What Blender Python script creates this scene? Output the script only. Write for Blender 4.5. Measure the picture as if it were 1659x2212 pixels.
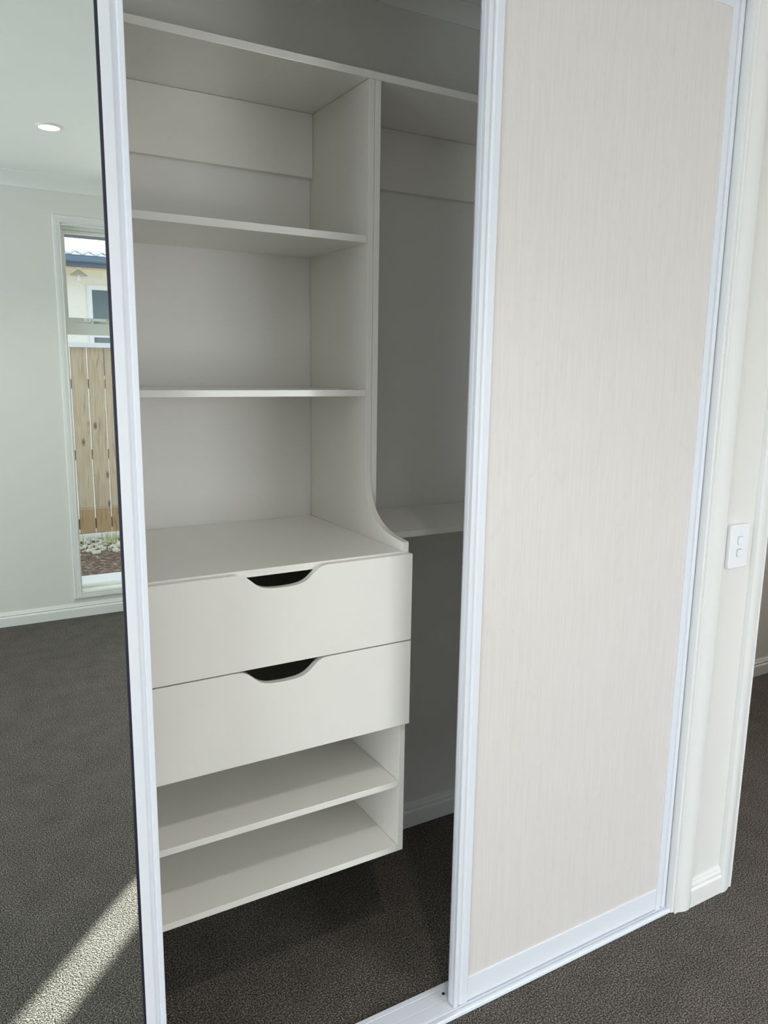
import bpy, bmesh, math, random
from mathutils import Vector, Matrix
random.seed(7)
for o in list(bpy.data.objects): bpy.data.objects.remove(o)
SC = bpy.context.scene
COL = SC.collection

# ------------------------------------------------------------ camera
cam = bpy.data.cameras.new('camera'); co = bpy.data.objects.new('camera', cam); COL.objects.link(co)
yaw, pitch, roll = 0.52996, -0.18335, 0.014385
fw = Vector((math.sin(yaw)*math.cos(pitch), math.cos(yaw)*math.cos(pitch), math.sin(pitch)))
rt = Vector((math.cos(yaw), -math.sin(yaw), 0)); up = rt.cross(fw)
r = rt*math.cos(roll) + up*math.sin(roll); u = up*math.cos(roll) - rt*math.sin(roll)
m = Matrix((r, u, -fw)).transposed().to_4x4(); m.translation = Vector((0, -1.807, 1.5))
co.matrix_world = m
cam.sensor_fit = 'VERTICAL'; cam.sensor_height = 36; cam.lens = 1669.93/2212*36
cam.clip_start = 0.02
SC.camera = co

# ------------------------------------------------------------ view, world, sun, added fill lights
SC.view_settings.view_transform = 'Standard'; SC.view_settings.look = 'None'
SC.view_settings.gamma = 1; SC.view_settings.use_curve_mapping = False
SC.view_settings.exposure = 0.0
SC.cycles.max_bounces = 14; SC.cycles.diffuse_bounces = 8; SC.cycles.glossy_bounces = 6
SC.cycles.transparent_max_bounces = 12; SC.cycles.sample_clamp_indirect = 8
SKY_STRENGTH = 1.9
SUN_STRENGTH = 52.0
REAR_LIGHT = 33.5
UPFILL_REAR = 22.0
UPFILL_LEFT = 2.0
LEFT_LIGHT = 92.0
w = bpy.data.worlds.new('sky'); SC.world = w; w.use_nodes = True
bg = w.node_tree.nodes['Background']; bg.inputs['Color'].default_value = (0.80, 0.88, 1.0, 1); bg.inputs['Strength'].default_value = SKY_STRENGTH
sun = bpy.data.lights.new('sun', 'SUN'); so = bpy.data.objects.new('sun', sun); COL.objects.link(so)
sun.energy = SUN_STRENGTH; sun.angle = math.radians(0.6); sun.color = (1.0, 0.985, 0.95)
sd = Vector((-0.683, 0.730, -0.384)).normalized()
so.rotation_euler = sd.to_track_quat('-Z', 'Y').to_euler()
def area(name, loc, direction, sx, sz, energy, color, spread=180):
    l = bpy.data.lights.new(name, 'AREA'); l.shape = 'RECTANGLE'; l.size = sx; l.size_y = sz; l.energy = energy; l.color = color; l.spread = math.radians(spread)
    o = bpy.data.objects.new(name, l); COL.objects.link(o); o.location = loc
    o.rotation_euler = Vector(direction).to_track_quat('-Z', 'Y').to_euler(); return o
# added fill lights standing for daylight, outside the invented rear door and left window
area('fill_added_door', (2.20, -4.26, 1.1), (-0.16, 1, -0.62), 1.2, 1.75, REAR_LIGHT, (0.885, 0.935, 1.0), 100)
area('upfill_added_door', (2.20, -4.26, 0.45), (-0.20, 0.6, 1.0), 1.2, 0.5, UPFILL_REAR, (1.0, 0.98, 0.94), 120)
area('upfill_added_window', (-2.85, -2.2, 0.70), (0.7, -0.2, 1.0), 1.7, 0.4, UPFILL_LEFT, (1.0, 0.98, 0.94), 120)
area('fill_added_window', (-2.85, -2.3, 1.2), (1, -0.20, 0.12), 1.7, 1.6, LEFT_LIGHT, (0.90, 0.945, 1.0))

# ------------------------------------------------------------ helpers
def bx(bm, x0, x1, y0, y1, z0, z1):
    v = [bm.verts.new((x, y, z)) for x in (x0, x1) for y in (y0, y1) for z in (z0, z1)]
    for f in ((0,1,3,2),(4,6,7,5),(0,4,5,1),(2,3,7,6),(0,2,6,4),(1,5,7,3)): bm.faces.new([v[i] for i in f])
    return v
def prism(bm, pts, axis, a, b):
    """extrude a 2D outline: axis x -> pts are (y,z); y -> (x,z); z -> (x,y)"""
    def P(p, t): return {'x': (t, p[0], p[1]), 'y': (p[0], t, p[1]), 'z': (p[0], p[1], t)}[axis]
    A = [bm.verts.new(P(p, a)) for p in pts]; B = [bm.verts.new(P(p, b)) for p in pts]
    bm.faces.new(A); bm.faces.new(B[::-1]); n = len(pts)
    for i in range(n): bm.faces.new([A[i], B[i], B[(i+1) % n], A[(i+1) % n]])
def cyl(bm, c, axis, r0, r1, h, n=32):
    A, B = [], []
    for i in range(n):
        t = 2*math.pi*i/n; a, b = math.cos(t), math.sin(t)
        for L, rr, k in ((A, r0, 0), (B, r1, h)):
            p = {'z': (a*rr, b*rr, k), 'y': (a*rr, k, b*rr), 'x': (k, a*rr, b*rr)}[axis]
            L.append(bm.verts.new((c[0]+p[0], c[1]+p[1], c[2]+p[2])))
    bm.faces.new(A); bm.faces.new(B[::-1])
    for i in range(n): bm.faces.new([A[i], B[i], B[(i+1) % n], A[(i+1) % n]])
def lathe(bm, c, prof, n=40):
    rings = [[bm.verts.new((c[0]+rr*math.cos(2*math.pi*i/n), c[1]+rr*math.sin(2*math.pi*i/n), c[2]+z)) for i in range(n)] for rr, z in prof]
    for a, b in zip(rings, rings[1:]):
        for i in range(n): bm.faces.new([a[i], a[(i+1) % n], b[(i+1) % n], b[i]])
    bm.faces.new(rings[0]); bm.faces.new(rings[-1][::-1])
def frame_sweep(bm, y0, sgn, x0, x1, z0, z1, prof, closed=True):
    """mitred moulding round an opening in a wall at y0; prof = (u away from opening, v proud of wall)"""
    if closed:
        ring = [(-1,-1),(-1,1),(1,1),(1,-1)]
    else:
        ring = [(-1,0),(-1,1),(1,1),(1,0)]
    R = []
    for sx, sz in ring:
        R.append([bm.verts.new(((x0-uu if sx < 0 else x1+uu), y0+sgn*v, (z0-uu if sz < 0 else (z1+uu if sz > 0 else z0)))) for uu, v in prof])
    k = len(prof); segs = 4 if closed else 3
    for s in range(segs):
        a, b = R[s], R[(s+1) % 4]
        for i in range(k): bm.faces.new([a[i], a[(i+1) % k], b[(i+1) % k], b[i]])
    if not closed: bm.faces.new(R[0]); bm.faces.new(R[3][::-1])
def obj(name, bm, mat, parent=None, bevel=0, smooth=False, seg=2):
    bmesh.ops.recalc_face_normals(bm, faces=bm.faces[:])
    me = bpy.data.meshes.new(name); bm.to_mesh(me); bm.free()
    me.materials.append(mat)
    o = bpy.data.objects.new(name, me); COL.objects.link(o)
    if parent: o.parent = parent
    if bevel:
        b = o.modifiers.new('bevel', 'BEVEL'); b.width = bevel; b.segments = seg; b.limit_method = 'ANGLE'; b.angle_limit = math.radians(35)
        b.harden_normals = False
    if smooth:
        for p in me.polygons: p.use_smooth = True
        me.set_sharp_from_angle(angle=math.radians(32))
    return o
def box(name, d, mat, parent=None, bevel=0):
    bm = bmesh.new(); bx(bm, *d); return obj(name, bm, mat, parent, bevel)
def empty(name, loc=(0,0,0)):
    o = bpy.data.objects.new(name, None); COL.objects.link(o); o.location = (0,0,0); o.empty_display_size = .1; return o
def tag(o, label, cat, group=None, kind=None):
    o['label'] = label; o['category'] = cat
    if group: o['group'] = group
    if kind: o['kind'] = kind
    return o
def struct(o, label=None):
    o['kind'] = 'structure'
    if label: o['label'] = label
    return o

# ------------------------------------------------------------ materials
def mat(name, col, rough=.5, metal=0, spec=.5, bump=None, coat=0):
    m = bpy.data.materials.new(name); m.use_nodes = True; nt = m.node_tree; p = nt.nodes['Principled BSDF']
    p.inputs['Base Color'].default_value = (*col, 1); p.inputs['Roughness'].default_value = rough
    p.inputs['Metallic'].default_value = metal; p.inputs['Specular IOR Level'].default_value = spec
    tc = nt.nodes.new('ShaderNodeTexCoord')
    if bump:
        n = nt.nodes.new('ShaderNodeTexNoise'); n.inputs['Scale'].default_value = bump[0]; n.inputs['Detail'].default_value = 3
        nt.links.new(tc.outputs['Object'], n.inputs['Vector'])
        b = nt.nodes.new('ShaderNodeBump'); b.inputs['Strength'].default_value = bump[1]; b.inputs['Distance'].default_value = bump[2]
        nt.links.new(n.outputs['Fac'], b.inputs['Height']); nt.links.new(b.outputs['Normal'], p.inputs['Normal'])
    return m
def ramp(nt, stops):
    r = nt.nodes.new('ShaderNodeValToRGB'); e = r.color_ramp.elements
    e[0].position, e[0].color = stops[0][0], (*stops[0][1], 1); e[1].position, e[1].color = stops[-1][0], (*stops[-1][1], 1)
    for p, c in stops[1:-1]:
        k = e.new(p); k.color = (*c, 1)
    return r
WALL = mat('painted_wall', (.768, .756, .728), .55, bump=(180, .05, .001))
CEIL = mat('ceiling_paint', (.86, .86, .84), .7)
TRIM = mat('gloss_trim_paint', (.80, .80, .79), .32)
LAMI = mat('white_melamine', (.80, .783, .733), .13, bump=(900, .03, .0005))
ALU = mat('white_powdercoat', (.76, .79, .85), .3)
PLAS = mat('white_plastic', (.86, .87, .90), .25)
SEAL_REFL = mat('dark_seal_reflection', (.012, .012, .03), .5)
MIR = mat('silvered_mirror', (.79, .85, .82), 0.0, metal=1)
DARKM = mat('dark_metal', (.05, .045, .05), .35, metal=.8)
STEEL = mat('brushed_steel', (.45, .45, .45), .35, metal=1)
WFRAME = mat('window_powdercoat', (.74, .76, .70), .4)
CONC = mat('pale_concrete', (.86, .85, .84), .9, bump=(30, .3, .01))
GUTTER = mat('blue_grey_gutter', (.13, .20, .30), .5)
SOFF = mat('eave_dark', (.10, .10, .14), .7)
NWIN = mat('neighbour_glass', (.07, .12, .15), .15)
def glass():
    m = bpy.data.materials.new('window_glass'); m.use_nodes = True; nt = m.node_tree; nt.nodes.remove(nt.nodes['Principled BSDF'])
    out = nt.nodes['Material Output']; t = nt.nodes.new('ShaderNodeBsdfTransparent'); t.inputs[0].default_value = (.96, .98, .97, 1)
    g = nt.nodes.new('ShaderNodeBsdfGlossy'); g.inputs['Roughness'].default_value = 0; mx = nt.nodes.new('ShaderNodeMixShader')
    mx.inputs[0].default_value = .06
    nt.links.new(t.outputs[0], mx.inputs[1]); nt.links.new(g.outputs[0], mx.inputs[2]); nt.links.new(mx.outputs[0], out.inputs[0]); return m
GLASS = glass()
def emis(name, col, s):
    m = bpy.data.materials.new(name); m.use_nodes = True; p = m.node_tree.nodes['Principled BSDF']
    p.inputs['Emission Color'].default_value = (*col, 1); p.inputs['Emission Strength'].default_value = s; return m
LAMP = emis('lit_diffuser', (1, .96, .9), 14)
def carpet():
    m = bpy.data.materials.new('carpet_pile'); m.use_nodes = True; nt = m.node_tree; p = nt.nodes['Principled BSDF']
    p.inputs['Roughness'].default_value = 1; p.inputs['Specular IOR Level'].default_value = .1
    p.inputs['Sheen Weight'].default_value = 0; p.inputs['Sheen Roughness'].default_value = .5
    tc = nt.nodes.new('ShaderNodeTexCoord')
    n1 = nt.nodes.new('ShaderNodeTexNoise'); n1.inputs['Scale'].default_value = 265; n1.inputs['Detail'].default_value = 2.5; n1.inputs['Roughness'].default_value = .7
    n2 = nt.nodes.new('ShaderNodeTexNoise'); n2.inputs['Scale'].default_value = 9; n2.inputs['Detail'].default_value = 3
    vo = nt.nodes.new('ShaderNodeTexVoronoi'); vo.inputs['Scale'].default_value = 240
    for n in (n1, n2, vo): nt.links.new(tc.outputs['Object'], n.inputs['Vector'])
    r = ramp(nt, [(.36, (.022, .019, .017)), (.50, (.094, .084, .075)), (.66, (.34, .305, .27))])
    nt.links.new(n1.outputs['Fac'], r.inputs[0])
    r2 = ramp(nt, [(.3, (.86, .86, .86)), (.7, (1.08, 1.08, 1.08))]); nt.links.new(n2.outputs['Fac'], r2.inputs[0])
    mx = nt.nodes.new('ShaderNodeMix'); mx.data_type = 'RGBA'; mx.blend_type = 'MULTIPLY'; mx.inputs['Factor'].default_value = 1
    nt.links.new(r.outputs[0], mx.inputs[6]); nt.links.new(r2.outputs[0], mx.inputs[7]); nt.links.new(mx.outputs[2], p.inputs['Base Color'])
    ad = nt.nodes.new('ShaderNodeMath'); ad.operation = 'ADD'; nt.links.new(n1.outputs['Fac'], ad.inputs[0]); nt.links.new(vo.outputs['Distance'], ad.inputs[1])
    b = nt.nodes.new('ShaderNodeBump'); b.inputs['Strength'].default_value = .8; b.inputs['Distance'].default_value = .004
    nt.links.new(ad.outputs[0], b.inputs['Height']); nt.links.new(b.outputs['Normal'], p.inputs['Normal']); return m
CARPET = carpet()
def pale_wood():
    m = bpy.data.materials.new('pale_ash_laminate'); m.use_nodes = True; nt = m.node_tree; p = nt.nodes['Principled BSDF']
    p.inputs['Roughness'].default_value = .42
    tc = nt.nodes.new('ShaderNodeTexCoord')
    mp = nt.nodes.new('ShaderNodeMapping'); mp.inputs['Scale'].default_value = (150, 1, 3.2); nt.links.new(tc.outputs['Object'], mp.inputs[0])
    n1 = nt.nodes.new('ShaderNodeTexNoise'); n1.inputs['Scale'].default_value = 1.6; n1.inputs['Detail'].default_value = 5; n1.inputs['Roughness'].default_value = .65; nt.links.new(mp.outputs[0], n1.inputs[0])
    mp2 = nt.nodes.new('ShaderNodeMapping'); mp2.inputs['Scale'].default_value = (1, 1, .16); nt.links.new(tc.outputs['Object'], mp2.inputs[0])
    wv = nt.nodes.new('ShaderNodeTexNoise'); wv.inputs['Scale'].default_value = 13; wv.inputs['Detail'].default_value = 2; wv.inputs['Distortion'].default_value = 1.2; nt.links.new(mp2.outputs[0], wv.inputs[0])
    pp = nt.nodes.new('ShaderNodeMath'); pp.operation = 'MULTIPLY'; pp.inputs[1].default_value = 16; nt.links.new(wv.outputs['Fac'], pp.inputs[0])
    fr = nt.nodes.new('ShaderNodeMath'); fr.operation = 'PINGPONG'; fr.inputs[1].default_value = 1; nt.links.new(pp.outputs[0], fr.inputs[0])
    r = ramp(nt, [(.25, (.690, .645, .620)), (.6, (.730, .695, .678)), (.8, (.745, .718, .703))]); nt.links.new(n1.outputs['Fac'], r.inputs[0])
    r2 = ramp(nt, [(0, (.93, .915, .90)), (.12, (.99, .985, .98)), (1, (1, 1, 1))]); nt.links.new(fr.outputs[0], r2.inputs[0])
    mx = nt.nodes.new('ShaderNodeMix'); mx.data_type = 'RGBA'; mx.blend_type = 'MULTIPLY'; mx.inputs['Factor'].default_value = .45
    nt.links.new(r.outputs[0], mx.inputs[6]); nt.links.new(r2.outputs[0], mx.inputs[7]); nt.links.new(mx.outputs[2], p.inputs['Base Color']); return m
PALE = pale_wood()
def paling():
    m = bpy.data.materials.new('weathered_pine'); m.use_nodes = True; nt = m.node_tree; p = nt.nodes['Principled BSDF']; p.inputs['Roughness'].default_value = .85
    tc = nt.nodes.new('ShaderNodeTexCoord'); geo = nt.nodes.new('ShaderNodeNewGeometry'); oi = nt.nodes.new('ShaderNodeObjectInfo')
    av = nt.nodes.new('ShaderNodeVectorMath'); av.operation = 'SCALE'; nt.links.new(geo.outputs['Position'], av.inputs[0]); av.inputs['Scale'].default_value = 1
    mp = nt.nodes.new('ShaderNodeMapping'); mp.inputs['Scale'].default_value = (30, 1, 2.2); nt.links.new(av.outputs[0], mp.inputs[0])
    n = nt.nodes.new('ShaderNodeTexNoise'); n.inputs['Scale'].default_value = 1.3; n.inputs['Detail'].default_value = 5; n.inputs['Distortion'].default_value = 1.5; nt.links.new(mp.outputs[0], n.inputs[0])
    r = ramp(nt, [(.25, (.24, .175, .12)), (.45, (.42, .31, .205)), (.58, (.46, .37, .27)), (.75, (.52, .34, .165))]); nt.links.new(n.outputs['Fac'], r.inputs[0])
    mk = nt.nodes.new('ShaderNodeMapping'); mk.inputs['Scale'].default_value = (7.5, 7.5, 3.6); nt.links.new(av.outputs[0], mk.inputs[0])
    vk = nt.nodes.new('ShaderNodeTexVoronoi'); vk.inputs['Scale'].default_value = 1; nt.links.new(mk.outputs[0], vk.inputs[0])
    rk = ramp(nt, [(.06, (.30, .24, .20)), (.11, (.62, .56, .50)), (.17, (1, 1, 1))]); nt.links.new(vk.outputs['Distance'], rk.inputs[0])
    mx = nt.nodes.new('ShaderNodeMix'); mx.data_type = 'RGBA'; mx.blend_type = 'MULTIPLY'; mx.inputs['Factor'].default_value = 1
    nt.links.new(r.outputs[0], mx.inputs[6]); nt.links.new(rk.outputs[0], mx.inputs[7])
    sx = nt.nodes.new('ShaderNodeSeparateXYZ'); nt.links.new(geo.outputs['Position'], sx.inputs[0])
    lt = nt.nodes.new('ShaderNodeMath'); lt.operation = 'LESS_THAN'; lt.inputs[1].default_value = .14; nt.links.new(sx.outputs[2], lt.inputs[0])  # lower band tinted darker: a window-glass reflection painted into the board colour
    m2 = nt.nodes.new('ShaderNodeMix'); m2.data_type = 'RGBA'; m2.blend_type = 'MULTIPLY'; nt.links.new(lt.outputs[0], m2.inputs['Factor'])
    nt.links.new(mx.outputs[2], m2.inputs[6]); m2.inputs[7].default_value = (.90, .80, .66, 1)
    nt.links.new(m2.outputs[2], p.inputs['Base Color']); return m
PALING = paling()
def plaster():
    m = bpy.data.materials.new('textured_plaster'); m.use_nodes = True; nt = m.node_tree; p = nt.nodes['Principled BSDF']; p.inputs['Roughness'].default_value = .9
    tc = nt.nodes.new('ShaderNodeTexCoord'); n = nt.nodes.new('ShaderNodeTexNoise'); n.inputs['Scale'].default_value = 22; n.inputs['Detail'].default_value = 5; n.inputs['Distortion'].default_value = 2
    nt.links.new(tc.outputs['Object'], n.inputs[0])
    r = ramp(nt, [(.31, (.70, .62, .45)), (.345, (.93, .90, .83)), (1, (.95, .93, .87))]); nt.links.new(n.outputs['Fac'], r.inputs[0]); nt.links.new(r.outputs[0], p.inputs['Base Color'])
    b = nt.nodes.new('ShaderNodeBump'); b.inputs['Strength'].default_value = .4; b.inputs['Distance'].default_value = .01; nt.links.new(n.outputs['Fac'], b.inputs['Height']); nt.links.new(b.outputs[0], p.inputs['Normal']); return m
PLASTER = plaster()
def soil():
    m = bpy.data.materials.new('dry_soil_mulch'); m.use_nodes = True; nt = m.node_tree; p = nt.nodes['Principled BSDF']; p.inputs['Roughness'].default_value = .95
    tc = nt.nodes.new('ShaderNodeTexCoord'); n = nt.nodes.new('ShaderNodeTexNoise'); n.inputs['Scale'].default_value = 26; n.inputs['Detail'].default_value = 6; n.inputs['Roughness'].default_value = .7
    nt.links.new(tc.outputs['Object'], n.inputs[0])
    r = ramp(nt, [(.35, (.07, .045, .035)), (.5, (.24, .165, .125)), (.60, (.40, .31, .25)), (.68, (.85, .83, .82))]); nt.links.new(n.outputs['Fac'], r.inputs[0]); nt.links.new(r.outputs[0], p.inputs['Base Color'])
    b = nt.nodes.new('ShaderNodeBump'); b.inputs['Strength'].default_value = 1; b.inputs['Distance'].default_value = .03; nt.links.new(n.outputs['Fac'], b.inputs['Height']); nt.links.new(b.outputs[0], p.inputs['Normal']); return m
SOIL = soil()
STONE = mat('broken_stone', (.66, .62, .54), .95, bump=(40, .4, .01))
WEED = mat('weed_green', (.42, .46, .14), .8)
ROOFM = mat('pale_roof_tiles', (.86, .87, .90), .6)

# ------------------------------------------------------------ dimensions
YW = -.548          # room face of the wardrobe wall
YR = -4.049         # room face of the window wall
XL, XR = -2.6, 3.4
H = 2.5
YB = .175           # back wall of the wardrobe
T = .0155

# ------------------------------------------------------------ shell
def wall_y(name, y0, y1, x0, x1, z0, z1, holes, mat_=WALL):
    bm = bmesh.new(); xs = sorted({x0, x1, *[h[0] for h in holes], *[h[1] for h in holes]})
    for a, b in zip(xs, xs[1:]):
        hs = [h for h in holes if h[0] <= a and h[1] >= b]
        if not hs: bx(bm, a, b, y0, y1, z0, z1)
        else:
            h = hs[0]
            if h[2] > z0: bx(bm, a, b, y0, y1, z0, h[2])
            if h[3] < z1: bx(bm, a, b, y0, y1, h[3], z1)
    bmesh.ops.remove_doubles(bm, verts=bm.verts, dist=1e-5)
    return struct(obj(name, bm, mat_))
def wall_x(name, x0, x1, y0, y1, z0, z1, holes=(), mat_=WALL):
    bm = bmesh.new(); ys = sorted({y0, y1, *[h[0] for h in holes], *[h[1] for h in holes]})
    for a, b in zip(ys, ys[1:]):
        hs = [h for h in holes if h[0] <= a and h[1] >= b]
        if not hs: bx(bm, x0, x1, a, b, z0, z1)
        else:
            h = hs[0]
            if h[2] > z0: bx(bm, x0, x1, a, b, z0, h[2])
            if h[3] < z1: bx(bm, x0, x1, a, b, h[3], z1)
    return struct(obj(name, bm, mat_))
struct(box('floor', (XL-.1, 4.6, YR-.12, .55, -.05, 0), CARPET), 'dark grey-brown cut pile carpet through room, wardrobe and hall')
struct(box('ceiling', (XL-.1, 4.6, YR-.12, .55, H, H+.08), CEIL))
wall_y('wall_front', YW, YW+.11, XL, XR, 0, H, [(-.46, 1.72, 0, 2.41), (1.93, 2.80, 0, 2.03)])
wall_y('wall_rear', YR-.12, YR, XL, XR, 0, H, [(.70, 1.27, .145, 2.27), (2.895, 3.155, .145, 2.27), (1.60, 2.82, 0, 2.05)])
wall_x('wall_left', XL-.1, XL, YR-.12, YW+.11, 0, H, [(-3.1, -1.3, .35, 2.1)])
wall_x('wall_right', XR, XR+.1, YR-.12, YW, 0, H)
# wardrobe recess
wall_y('wall_wardrobe_back', YB, YB+.09, -.55, 1.81, 0, H, [])
wall_x('wall_wardrobe_left', -.55, -.46, YW+.11, YB, 0, H)
wall_x('wall_wardrobe_right', 1.72, 1.81, YW+.11, YB, 0, H)
# hall beyond the doorway
wall_y('wall_hall_back', .435, .53, 1.81, 4.6, 0, H, [])
wall_x('wall_hall_right', 4.5, 4.6, YW, .435, 0, H)
wall_y('wall_hall_front', YW, YW+.11, XR+.1, 4.5, 0, H, [])
wall_x('wall_hall_left', 1.72, 1.81, YB+.09, .53, 0, H)

# skirting
SK = [(0,0),(.014,0),(.014,.047),(.0135,.052),(.011,.0555),(.0085,.057),(.0085,.0615),(.010,.063),(.010,.0665),(.0075,.071),(.006,.0745),(.006,.0765),(.004,.080),(.003,.083),(0,.083)]
def skirt_y(name, y, sgn, x0, x1):
    bm = bmesh.new(); prism(bm, [(y+sgn*a, z) for a, z in SK], 'x', x0, x1); return struct(obj(name, bm, TRIM))
def skirt_x(name, x, sgn, y0, y1):
    bm = bmesh.new(); prism(bm, [(x+sgn*a, z) for a, z in SK], 'y', y0, y1); return struct(obj(name, bm, TRIM))
skirt_y('baseboard_front', YW, -1, 1.7585, 1.9075)
skirt_y('baseboard_front_left', YW, -1, XL, -.52)
skirt_y('baseboard_front_right', YW, -1, 2.84, XR)
skirt_y('baseboard_rear', YR, 1, XL, 1.58); skirt_y('baseboard_rear_right', YR, 1, 2.84, XR)
skirt_x('baseboard_left', XL, 1, YR, YW)
skirt_x('baseboard_right', XR, -1, YR, YW)
skirt_y('baseboard_wardrobe_back', YB, -1, -.46, 1.72)
skirt_x('baseboard_wardrobe_right', 1.72, -1, -.43, YB)
skirt_y('baseboard_hall_back', .435, -1, 1.81, 4.5)
# coving
CV = [(0,.069),(.006,.069),(.007,.060),(.020,.036),(.040,.017),(.066,.008),(.070,.006),(.080,.006),(.080,0),(0,0)]
def cove_y(name, y, sgn, x0, x1, s=1.0):
    bm = bmesh.new(); prism(bm, [(y+sgn*a*s, H-z*s) for a, z in CV], 'x', x0, x1); return struct(obj(name, bm, CEIL, smooth=True))
def cove_x(name, x, sgn, y0, y1, s=1.0):
    bm = bmesh.new(); prism(bm, [(x+sgn*a*s, H-z*s) for a, z in CV], 'y', y0, y1); return struct(obj(name, bm, CEIL, smooth=True))
cove_y('trim_1', YR, 1, XL, XR); cove_y('trim_2', YW, -1, XL, XR)
cove_x('trim_3', XL, 1, YR, YW); cove_x('trim_4', XR, -1, YR, YW)
cove_y('trim_5', YB, -1, -.46, 1.72, .55)
# architraves
AR = [(0,0),(0,.0075),(.0015,.0095),(.0045,.0095),(.006,.0080),(.012,.0090),(.024,.0135),(.034,.0160),(.046,.0165),(.0535,.0145),(.0555,.0100),(.0555,0)]
bm = bmesh.new(); frame_sweep(bm, YW, -1, -.452, 1.7025, 0, 2.392, AR, False)
struct(obj('trim_6', bm, TRIM, smooth=True), 'white moulded architrave round the wardrobe opening')
bm = bmesh.new()
bx(bm, 1.6945, 1.7195, YW-.0015, YW+.11, 0, 2.385); bx(bm, -.4595, -.441, YW-.0015, YW+.11, 0, 2.385); bx(bm, -.4595, 1.7195, YW-.0015, YW+.11, 2.385, 2.409)
struct(obj('trim_7', bm, TRIM, bevel=.001), 'white timber lining of the wardrobe opening')
# room doorway
d1 = struct(empty('door_1'), 'white framed doorway to the hall at the right of the wall')
bm = bmesh.new(); frame_sweep(bm, YW, -1, 1.9475, 2.7725, 0, 2.0075, AR[:], False)
obj('architrave', bm, TRIM, d1, smooth=True)
bm = bmesh.new(); bx(bm, 1.9305, 1.951, YW-.003, YW+.112, 0, 2.004); bx(bm, 2.769, 2.7995, YW-.003, YW+.112, 0, 2.004); bx(bm, 1.9305, 2.7995, YW-.003, YW+.112, 2.004, 2.0295)
obj('jamb', bm, TRIM, d1, bevel=.001)
bm = bmesh.new(); bx(bm, 1.9505, 1.9525, -.535, -.508, 1.025, 1.105)
n = 14; pts = [(1.9515, 1.040)] + [(1.9515+.0095*math.sin(math.pi*i/n), 1.040+.054*i/n) for i in range(1, n)] + [(1.9515, 1.094)]
prism(bm, pts, 'y', -.542, -.535)
sp = obj('strike_plate', bm, DARKM, d1); sp['label'] = 'dark metal strike plate with rounded lip'

# ------------------------------------------------------------ windows in the rear wall
ARW = [(0,0),(0,.009),(.002,.011),(.004,.0095),(.008,.0105),(.020,.0145),(.030,.016),(.036,.0135),(.038,.008),(.038,0)]
def tall_window(name, x0, x1, z0, z1, transom=True, label=None):
    w_ = struct(empty(name), label)
    bm = bmesh.new(); frame_sweep(bm, YR, 1, x0, x1, z0, z1, ARW); obj('architrave', bm, TRIM, w_, smooth=True)
    bm = bmesh.new(); e = .012      # timber reveal
    bx(bm, x0, x0+e-.006, YR-.055, YR+.001, z0, z1); bx(bm, x1-e+.006, x1, YR-.055, YR+.001, z0, z1); bx(bm, x0, x1, YR-.055, YR+.001, z1-.006, z1); bx(bm, x0, x1, YR-.055, YR+.001, z0, z0+.006)
    obj('reveal', bm, TRIM, w_, bevel=.0008)
    bm = bmesh.new(); ya, yb = YR-.10, YR-.05
    f = .012
    bx(bm, x0+.005, x0+f+.004, ya, yb, z0+.004, z1-.004); bx(bm, x1-f-.004, x1-.005, ya, yb, z0+.004, z1-.004)
    bx(bm, x0+f, x1-f, ya, yb, z1-.026, z1-.004); bx(bm, x0+f, x1-f, ya, yb, z0+.004, z0+.020)
    if transom: bx(bm, x0+f, x1-f, ya, yb, 1.668, 1.733)
    obj('window_frame', bm, WFRAME, w_, bevel=.0015)
    if transom:
        bm = bmesh.new(); a, b = x0+.0165, x1-.0165; y0_, y1_ = YR-.085, YR-.058
        bx(bm, a, a+.014, y0_, y1_, 1.735, z1-.027); bx(bm, b-.014, b, y0_, y1_, 1.735, z1-.027)
        bx(bm, a+.014, b-.014, y0_, y1_, 1.735, 1.763); bx(bm, a+.014, b-.014, y0_, y1_, z1-.045, z1-.027)
        s = obj('sash', bm, WFRAME, w_, bevel=.0015)
        obj('glass_pane', (lambda q: (bx(q, a+.013, b-.013, YR-.075, YR-.071, 1.762, z1-.044), q)[1])(bmesh.new()), GLASS, s)
        obj('glass_pane', (lambda q: (bx(q, x0+f, x1-f, YR-.080, YR-.076, z0+.019, 1.669), q)[1])(bmesh.new()), GLASS, w_)
        bm = bmesh.new(); cx = x0+.125
        bx(bm, cx-.014, cx+.022, YR-.058, YR-.046, 1.738, 1.760); cyl(bm, (cx-.006, YR-.046, 1.752), 'y', .009, .008, .012, 16)
        bx(bm, cx+.012, cx+.022, YR-.046, YR-.030, 1.742, 1.756)
        bx(bm, cx+.022, cx+.105, YR-.052, YR-.038, 1.746, 1.760); bx(bm, cx+.025, cx+.035, YR-.058, YR-.035, 1.730, 1.745)
        l = obj('window_latch', bm, PLAS, w_, bevel=.002); l['label'] = 'white window catch with lever'
    else:
        obj('glass_pane', (lambda q: (bx(q, x0+f, x1-f, YR-.080, YR-.076, z0+.019, z1-.024), q)[1])(bmesh.new()), GLASS, w_)
    return w_
tall_window('window_1', .7005, 1.2695, .1505, 2.2695, True, 'tall narrow window seen in the mirror')
tall_window('added_slit_window', 2.8955, 3.1545, .1505, 2.2695, False)  # unseen slit window, invented and sized to pass the sun stripe
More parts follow.
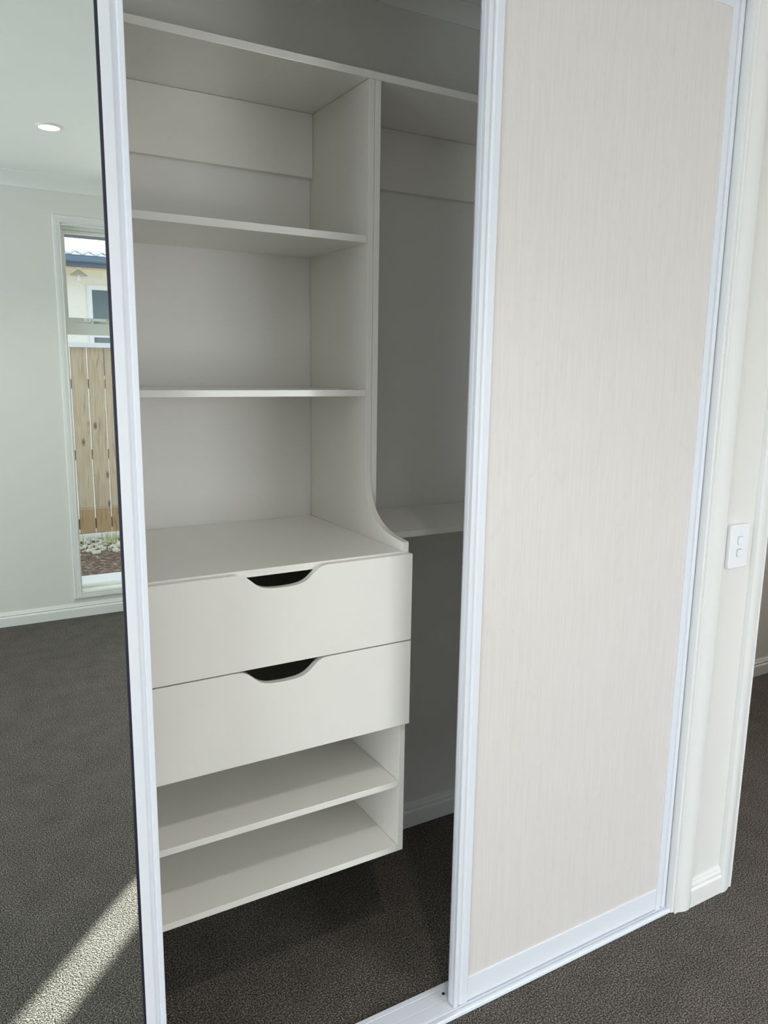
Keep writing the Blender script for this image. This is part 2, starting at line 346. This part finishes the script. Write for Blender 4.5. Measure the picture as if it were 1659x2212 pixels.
# unseen glazed door and side window, added to let the fill light in
g = struct(empty('added_glazed_door'))
bm = bmesh.new()
for a, b in ((1.60, 1.65), (2.18, 2.24), (2.77, 2.82)): bx(bm, a, b, YR-.09, YR-.03, 0, 2.05)
bx(bm, 1.60, 2.82, YR-.09, YR-.03, 1.99, 2.05); bx(bm, 1.60, 2.82, YR-.09, YR-.03, 0, .06)
obj('door_frame', bm, WFRAME, g); box('glass_pane', (1.64, 2.78, YR-.062, YR-.058, .05, 2.0), GLASS, g)
g = struct(empty('added_side_window'))
bm = bmesh.new()
for a, b in ((-3.1, -3.06), (-2.22, -2.18), (-1.34, -1.3)): bx(bm, XL-.08, XL-.03, a, b, .35, 2.1)
bx(bm, XL-.08, XL-.03, -3.1, -1.3, 2.06, 2.1); bx(bm, XL-.08, XL-.03, -3.1, -1.3, .35, .39)
obj('window_frame', bm, WFRAME, g); box('glass_pane', (XL-.057, XL-.053, -3.07, -1.33, .38, 2.07), GLASS, g)

# ------------------------------------------------------------ ceiling downlights
def downlight(x, y, label, watts):
    dl = tag(empty('downlight'), label, 'light')
    bm = bmesh.new(); lathe(bm, (x, y, H), [(.040, -.003), (.043, -.007), (.052, -.006), (.056, -.001), (.056, 0)]); obj('trim_ring', bm, TRIM, dl, smooth=True)
    bm = bmesh.new(); cyl(bm, (x, y, H-.0062), 'z', .0445, .0445, .004, 40); obj('diffuser', bm, LAMP, dl)
    l = bpy.data.lights.new('downlight_lamp', 'SPOT'); l.energy = watts; l.spot_size = math.radians(125); l.spot_blend = 1; l.shadow_soft_size = .045; l.color = (1, .95, .86)
    o = bpy.data.objects.new('downlight_lamp', l); COL.objects.link(o); o.location = (x, y, H-.03); o.parent = dl
downlight(.537, -3.057, 'round recessed downlight glowing on the ceiling, seen in the mirror', 40)
downlight(.537, -1.540, 'round recessed downlight on the ceiling just in front of the wardrobe', 40)
downlight(3.15, 0.0, 'added fill lamp in downlight form on the hall ceiling, unseen', 50)  # unseen lamp, added to brighten the hall

# ------------------------------------------------------------ drawer tower
X0, X1 = .2825, .9188          # inner faces left and right
YU, YL, YF = -.1443, -.3282, -.3456
ZT0, ZT1 = 2.1466, 2.1630
tw = tag(empty('wardrobe_drawer_tower'), 'white built-in wardrobe tower with two scoop-handled drawers, open shelves above and below', 'storage unit')
curve = [(YU,2.146),(YU,1.262),(-.1452,1.235),(-.1485,1.212),(-.1545,1.1905),(-.163,1.173),(-.1745,1.1575),(-.189,1.1445),(-.206,1.133),(-.2265,1.1235),(-.251,1.1165),(-.279,1.1115),(-.3282,1.1065)]
def smooth(pts, k=5):
    out = []
    for i in range(1, len(pts)-1):
        p = [pts[max(1, min(len(pts)-1, i+j))] for j in (-1, 0, 1, 2)]
        for s_ in range(k):
            t = s_/k; out.append(tuple(.5*(2*p[1][c]+(p[2][c]-p[0][c])*t+(2*p[0][c]-5*p[1][c]+4*p[2][c]-p[3][c])*t*t+(3*p[1][c]-p[0][c]-3*p[2][c]+p[3][c])*t**3) for c in (0, 1)))
    return [pts[0]] + out + [pts[-1]]
curve = smooth(curve)
side = [(YB-.0022, 2.146)] + curve + [(YL, .3189), (YB-.0022, .3189)]
for n_, a in (('side_panel', X0-T), ('side_panel', X1+.0002)):
    bm = bmesh.new(); prism(bm, side, 'x', a, a+T-.0002); o = obj(n_, bm, LAMI, tw, bevel=.0006)
def shelf(x0, x1, y0, y1, z0, z1, par, name='shelf', lab=None):
    o = box(name, (x0+.0006, x1-.0006, y0, y1-.0020, z0, z1), LAMI, par, .0006)
    if lab: o['label'] = lab
    return o
shelf(X0, X1, YU, YB, 1.7897, 1.8059, tw)
shelf(X0, X1, YU, YB, 1.4334, 1.4486, tw)
shelf(X0, X1, YL, YB, 1.0702, 1.0857, tw, 'counter_shelf')
shelf(X0, X1, YL+.001, YB, .4928, .5079, tw)
shelf(X0, X1, YL, YB, .3189, .3342, tw)
def scoop(cx, zt, d):
    K = [(.109, 0), (.099, .015), (.091, .06), (.084, .14), (.077, .27), (.070, .43), (.063, .595), (.056, .73), (.049, .83), (.040, .91), (.029, .962), (.015, .99)]
    def at(v):      # Catmull-Rom through the measured half outline
        n = len(K)-1; f = v*n; i = min(int(f), n-1); t = f-i
        p = [K[max(0, min(n, i+j))] for j in (-1, 0, 1, 2)]
        return tuple(.5*(2*p[1][c]+(p[2][c]-p[0][c])*t+(2*p[0][c]-5*p[1][c]+4*p[2][c]-p[3][c])*t*t+(3*p[1][c]-p[0][c]-3*p[2][c]+p[3][c])*t**3) for c in (0, 1))
    P = [(-a, -d*b) for a, b in (at(i/33) for i in range(34))]
    L = P + [(0, -d)] + [(-p[0], p[1]) for p in reversed(P)]
    return [(cx+a, zt+b) for a, b in L]
XF0, XF1 = X0-T+.001, X1+T+.0005
for zb, zt, d, nm in ((.8750, 1.0818, .0375, 'upper'), (.6637, .8720, .0375, 'lower')):
    dr = empty('drawer'); dr.parent = tw; dr['label'] = nm + ' drawer of the pair'
    bm = bmesh.new(); out = [(XF0, zt)] + scoop(.6135, zt, d) + [(XF1, zt), (XF1, zb), (XF0, zb)]
    prism(bm, out, 'y', YF, YL-.0008)
    obj('drawer_front', bm, LAMI, dr, bevel=.0007)
    bm = bmesh.new(); a, b = X0+.013, X1-.013; y0, y1 = YL+.0005, YL+.45
    bx(bm, a, a+.013, y0, y1, zb+.02, zt-.045); bx(bm, b-.013, b, y0, y1, zb+.02, zt-.045)
    bx(bm, a+.013, b-.013, y1-.013, y1, zb+.02, zt-.045); bx(bm, a+.013, b-.013, y0, y1-.013, zb+.02, zb+.033)
    obj('drawer_box', bm, LAMI, dr)
# full width top shelf with fixing rails
ts = tag(empty('wardrobe_top_shelf'), 'long white shelf running the full width at the top of the wardrobe', 'shelf')
shelf(-.458, 1.7185, YU, YB, ZT0, ZT1, ts, 'shelf_board')
for a, b in ((-.455, X0-T-.001), (X0+.0005, X1-.0005), (X1+2*T+.001, 1.7175)):
    box('fixing_rail', (a, b, .1563, YB-.0006, 1.9895, ZT0-.0006), LAMI, ts, .0006)
# right-hand lower shelf with upright
rs = tag(empty('wardrobe_hanging_bay_shelf'), 'white waist-high shelf with upright panel to the right of the drawer tower', 'shelf')
box('upright_panel', (X1+T+.0009, X1+2*T+.0009, YU, YB-.001, 1.0858, ZT0-.0006), LAMI, rs, .0006)
shelf(X1+T+.0004, 1.719, YU, YB, 1.0698, 1.0852, rs, 'shelf_board')
box('fixing_rail', (X1+T+.001, 1.718, .1585, YB-.0006, .9636, 1.0692), LAMI, rs, .0006)

# ------------------------------------------------------------ sliding doors
def stile_profile(xp, sgn, yf, w_=.0372):
    """xp = edge next to the panel, sgn = outward direction"""
    q = [(0, 0), (.0165, 0), (.0180, .0012), (.0205, .0036), (.0245, .0050), (.0262, .0048), (.0272, .0008), (.0280, 0), (w_-.001, 0), (w_, .001)]
    side_ = [(w_, .0085), (w_-.0016, .0095), (w_-.0016, .0125), (w_, .0135), (w_, .0235), (w_-.006, .0350), (0, .0350)]
    return [(xp+sgn*a, yf+b) for a, b in q+side_]
def sliding_door(name, x0, x1, xp0, xp1, yf, label, pname, pmat, yp, dark_edge=False):
    d_ = tag(empty(name), label, 'door')
    for xp, s, w_ in ((xp0, -1, xp0-x0), (xp1, 1, x1-xp1)):
        bm = bmesh.new(); prism(bm, stile_profile(xp, s, yf, w_), 'z', .0125, 2.372); obj('stile', bm, ALU, d_, bevel=.0004, seg=1)
    box('bottom_rail', (xp0+.0003, xp1-.0003, yf+.0010, yf+.030, .0160, .0782), ALU, d_, .001)
    box('top_rail', (xp0+.0003, xp1-.0003, yf+.0010, yf+.030, 2.3179, 2.371), ALU, d_, .001)
    box(pname, (xp0-.004 if not dark_edge else xp0, xp1+.004 if not dark_edge else xp1, yp, yp+.009, .070, 2.325), pmat, d_)
    if dark_edge:
        bm = bmesh.new()
        bx(bm, xp1-.0045, xp1-.0002, yf+.0002, yp+.001, .0785, 2.3175)  # seal gap and the stile's edge reflection, both put into one dark strip
        k = obj('seal_and_reflection', bm, SEAL_REFL, d_); k['label'] = 'thin dark strip for seal and painted stile reflection beside the mirror'
    return d_
sliding_door('timber_sliding_door', .9595, 1.6889, .9968, 1.6506, -.5311, 'pale woodgrain sliding wardrobe door in a white frame', 'door_panel', PALE, -.5272)
sliding_door('mirror_sliding_door', -.4395, .2915, -.4015, .2550, -.5335, 'mirrored sliding wardrobe door in a white frame', 'mirror_panel', MIR, -.5311, True)
# floor track
tk = tag(empty('floor_track'), 'white ribbed metal floor track under the sliding wardrobe doors', 'track')
bm = bmesh.new()
tp = [(-.5475, .0012), (-.5465, .0085), (-.5445, .0105), (-.5375, .0105), (-.5366, .0062), (-.5302, .0062), (-.5294, .0095), (-.5284, .0095), (-.5281, .0060), (-.5270, .0060), (-.5267, .0095), (-.4984, .0095), (-.4981, .0060), (-.4970, .0060), (-.4967, .0095), (-.4662, .0095), (-.4659, .0060), (-.4648, .0060), (-.4645, .0104), (-.4520, .0104), (-.4495, .0012)]
prism(bm, tp, 'x', -.4405, 1.6942); obj('track_rail', bm, ALU, tk, bevel=.0004, seg=1)
for x in (.9645, .42, -.1, 1.5):
    bm = bmesh.new(); lathe(bm, (x, -.4795, .0094), [(.0042, 0), (.0042, .0008), (.003, .0016), (.0008, .0010)], 16); k = obj('screw', bm, DARKM, tk); k['label'] = 'dark screw head'
tt = tag(empty('head_track'), 'white metal head track above the sliding wardrobe doors', 'track')
bm = bmesh.new(); bx(bm, -.4405, 1.6942, -.5475, -.5425, 2.345, 2.384); bx(bm, -.4405, 1.6942, -.5475, -.4495, 2.374, 2.384); bx(bm, -.4405, 1.6942, -.4520, -.4495, 2.345, 2.374); obj('track_rail', bm, ALU, tt)

# ------------------------------------------------------------ light switch
sw = tag(empty('light_switch'), 'white two-rocker light switch plate on the narrow wall beside the wardrobe', 'light switch')
def rounded(x0, x1, z0, z1, rad, n=6):
    P = []
    for cx, cz, a0 in ((x1-rad, z1-rad, 0), (x0+rad, z1-rad, 90), (x0+rad, z0+rad, 180), (x1-rad, z0+rad, 270)):
        for i in range(n+1):
            t = math.radians(a0+90*i/n); P.append((cx+rad*math.cos(t), cz+rad*math.sin(t)))
    return P
bm = bmesh.new(); prism(bm, rounded(1.7835, 1.8600, .9930, 1.1100, .006), 'y', -.5600, YW-.0002); obj('plate', bm, PLAS, sw, bevel=.0012)
for zc in (1.0675, 1.0335):
    bm = bmesh.new(); prism(bm, rounded(1.8120, 1.8330, zc-.0105, zc+.0105, .004), 'y', -.5612, -.5598); obj('rocker_well', bm, mat('switch_gap_grey', (.35, .35, .38), .6), sw)
    bm = bmesh.new(); prism(bm, rounded(1.8128, 1.8322, zc-.0097, zc+.0097, .0035), 'y', -.5632, -.5605); obj('rocker', bm, PLAS, sw, bevel=.0007)

# ------------------------------------------------------------ outside
def Yv(v): return -1.0622 - v
struct(box('ground_soil', (-9, 14, Yv(16), Yv(4.70), -.40, -.205), SOIL), 'dry brown soil bed below the fence')
struct(box('ground_neighbour_yard', (-1, 4.6, Yv(9.38), Yv(6.22), -.204, -.198), CONC), 'pale concrete yard behind the fence')
struct(box('ground_paving', (-9, 14, Yv(4.70), YR-.125, -.40, -.2), CONC), 'pale concrete paving strip outside the window')
struct(box('wall_foundation', (XL-.1, XR+.1, YR-.13, YR-.121, -.2, .10), CONC))
struct(box('roof_eave', (-3.2, 4.2, Yv(3.62), YR-.121, 2.286, 2.44), SOFF), 'dark eave over the window wall')
# fence
fn = tag(empty('paling_fence'), 'weathered timber paling fence with a capping rail beyond the window', 'fence')
fy = Yv(6.0)
x = 1.1635-.151*16; pal = None
for i in range(40):
    if pal is None:
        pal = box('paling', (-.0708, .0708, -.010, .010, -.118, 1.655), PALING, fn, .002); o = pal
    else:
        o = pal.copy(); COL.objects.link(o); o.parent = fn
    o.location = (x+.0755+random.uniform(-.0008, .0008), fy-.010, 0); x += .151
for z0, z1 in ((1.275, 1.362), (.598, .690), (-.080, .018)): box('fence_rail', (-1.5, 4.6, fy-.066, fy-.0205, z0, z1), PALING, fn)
box('capping', (-1.5, 4.6, fy-.075, fy+.045, 1.6555, 1.700), mat('weathered_cap', (.66, .64, .68), .8), fn, .003)
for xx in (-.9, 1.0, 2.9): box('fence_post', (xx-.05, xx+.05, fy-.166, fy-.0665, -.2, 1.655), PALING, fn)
tag(box('concrete_edging', (-1.5, 4.6, fy-.06, fy+.022, -.197, -.122), CONC, None, .004), 'pale concrete edging strip along the foot of the timber fence', 'edging')
# rubble and weeds
bm = bmesh.new()
for i in range(1300):
    px, py = random.uniform(.4, 2.4), fy+.060+abs(random.gauss(0, .22)); s = random.choice((.004, .006, .009, .012, .018, .026))*random.uniform(.7, 1.2)
    if py > Yv(4.75): continue
    rr = bmesh.ops.create_icosphere(bm, subdivisions=1, radius=s)
    for v in rr['verts']:
        v.co = Vector((v.co.x*random.uniform(.8,1.4)+px, v.co.y*random.uniform(.8,1.3)+py, v.co.z*.7*random.uniform(.7,1.3)-.205+s*.3+max(0,.06-(py-fy)*.3)+random.uniform(-.2,.2)*s))
tag(obj('rubble', bm, STONE), 'loose pale stones and rubble on the soil at the foot of the fence', 'rubble', kind='stuff')
bm = bmesh.new()
for i in range(150):
    px, py = random.uniform(.2, 2.6), fy+random.uniform(.10, .30); h = random.uniform(.05, .17); a = random.uniform(0, 6.28); l = random.uniform(.02, .08)
    dx, dy = math.cos(a)*l, math.sin(a)*l; wd = .0035
    prev = None
    for k in range(5):
        t = k/4; c = Vector((px+dx*t*t, py+dy*t*t, -.20+h*math.sin(t*1.9))); ww = wd*(1-t*.85)
        cur = [bm.verts.new(c+Vector((-ww, 0, 0))), bm.verts.new(c+Vector((ww, 0, 0))), bm.verts.new(c+Vector((0, ww, .001)))]
        if prev:
            for q in range(3): bm.faces.new([prev[q], prev[(q+1) % 3], cur[(q+1) % 3], cur[q]])
        prev = cur
tag(obj('weeds', bm, WEED), 'thin green weeds sprouting by the fence foot', 'weeds', kind='stuff')
# neighbour's house
nb = tag(empty('neighbour_house'), "neighbour's cream plastered house with blue-grey gutter and pale roof above the fence", 'house')
hy = Yv(9.4)
bm = bmesh.new(); xs = [-1.0, 1.905, 3.1, 6.0]
bx(bm, -1, 1.935, hy-.15, hy, -.2, 2.85); bx(bm, 3.1, 3.39, hy-.15, hy, -.2, 2.85); bx(bm, 1.935, 3.1, hy-.15, hy, 2.535, 2.85); bx(bm, 1.935, 3.1, hy-.15, hy, -.2, 1.3)
obj('plaster_wall', bm, PLASTER, nb)
bm = bmesh.new(); frame_sweep(bm, hy+.012, 1, 1.991, 3.05, 1.35, 2.480, [(0,-.05),(0,.01),(.05,.01),(.054,.018),(.060,.018),(.062,.0),(.062,-.05)])
wf = obj('house_window', bm, PLAS, nb)
box('pane', (1.985, 3.055, hy-.035, hy-.025, 1.345, 2.485), NWIN, wf)
box('sash_bar', (1.992, 3.049, hy-.024, hy-.004, 1.86, 1.885), PLAS, wf)
box('soffit', (-1.2, 3.39, hy, Yv(8.98), 2.735, 2.755), mat('cream_soffit', (.80, .67, .38), .8), nb)
box('fascia', (-1.2, 3.39, Yv(8.98), Yv(8.96), 2.712, 2.80), mat('slate_fascia', (.10, .13, .18), .6), nb)
bm = bmesh.new(); gy = Yv(8.96)
prism(bm, [(gy, 2.775), (gy+.06, 2.772), (gy+.085, 2.785), (gy+.095, 2.835), (gy+.108, 2.848), (gy+.100, 2.850), (gy+.088, 2.838), (gy+.08, 2.79), (gy+.058, 2.778), (gy+.004, 2.781), (gy+.004, 2.84), (gy, 2.84)], 'x', -1.2, 3.39)
obj('gutter', bm, GUTTER, nb)
bm = bmesh.new(); n = 260; ya, za, yb_, zb_ = Yv(8.90), 2.872, Yv(11.6), 3.56
rows = 9; grid = []
for j in range(rows*2):
    t = (j//2 + (j % 2)*.999)/rows; lift = .018*(1-(j % 2))
    row = []
    for i in range(n+1):
        xx = -1.2+4.59*i/n; rp = .020*math.sin(i/n*2*math.pi*28.5)
        row.append(bm.verts.new((xx, ya+(yb_-ya)*t, za+(zb_-za)*t+rp+lift)))
    grid.append(row)
for a, b in zip(grid, grid[1:]):
    for i in range(n): bm.faces.new([a[i], a[i+1], b[i+1], b[i]])
rf = obj('tiled_roof', bm, ROOFM, nb, smooth=True); so_ = rf.modifiers.new('solid', 'SOLIDIFY'); so_.thickness = .02
# added two-storey sun blocker further along, out of the picture; it keeps the sun off this side of the room except for one slit
box('sun_blocker', (3.4, 8.52, hy-.55, hy+.25, -.2, 6.3), PLASTER, nb)
box('sun_blocker_top', (3.2, 8.53, hy-.60, hy+.26, 6.3, 6.45), ROOFM, nb)
# eave lamp
el = tag(empty('eave_lamp'), "white cone-shaded lamp hanging under the neighbour's eave", 'lamp')
lc = (1.808, Yv(9.2), 0)
bm = bmesh.new(); lathe(bm, lc, [(.034, 2.734), (.036, 2.724), (.030, 2.712), (.020, 2.700)]); obj('mount', bm, PLAS, el, smooth=True)
bm = bmesh.new(); lathe(bm, lc, [(.020, 2.705), (.028, 2.698), (.110, 2.634), (.112, 2.630), (.107, 2.630), (.030, 2.690)]); obj('lamp_shade', bm, mat('grey_enamel', (.55, .53, .47), .4), el, smooth=True)
bm = bmesh.new(); lathe(bm, lc, [(.014, 2.70), (.016, 2.64), (.030, 2.615), (.034, 2.598), (.030, 2.580), (.016, 2.567), (.003, 2.563)], 24); obj('bulb', bm, PLAS, el, smooth=True)
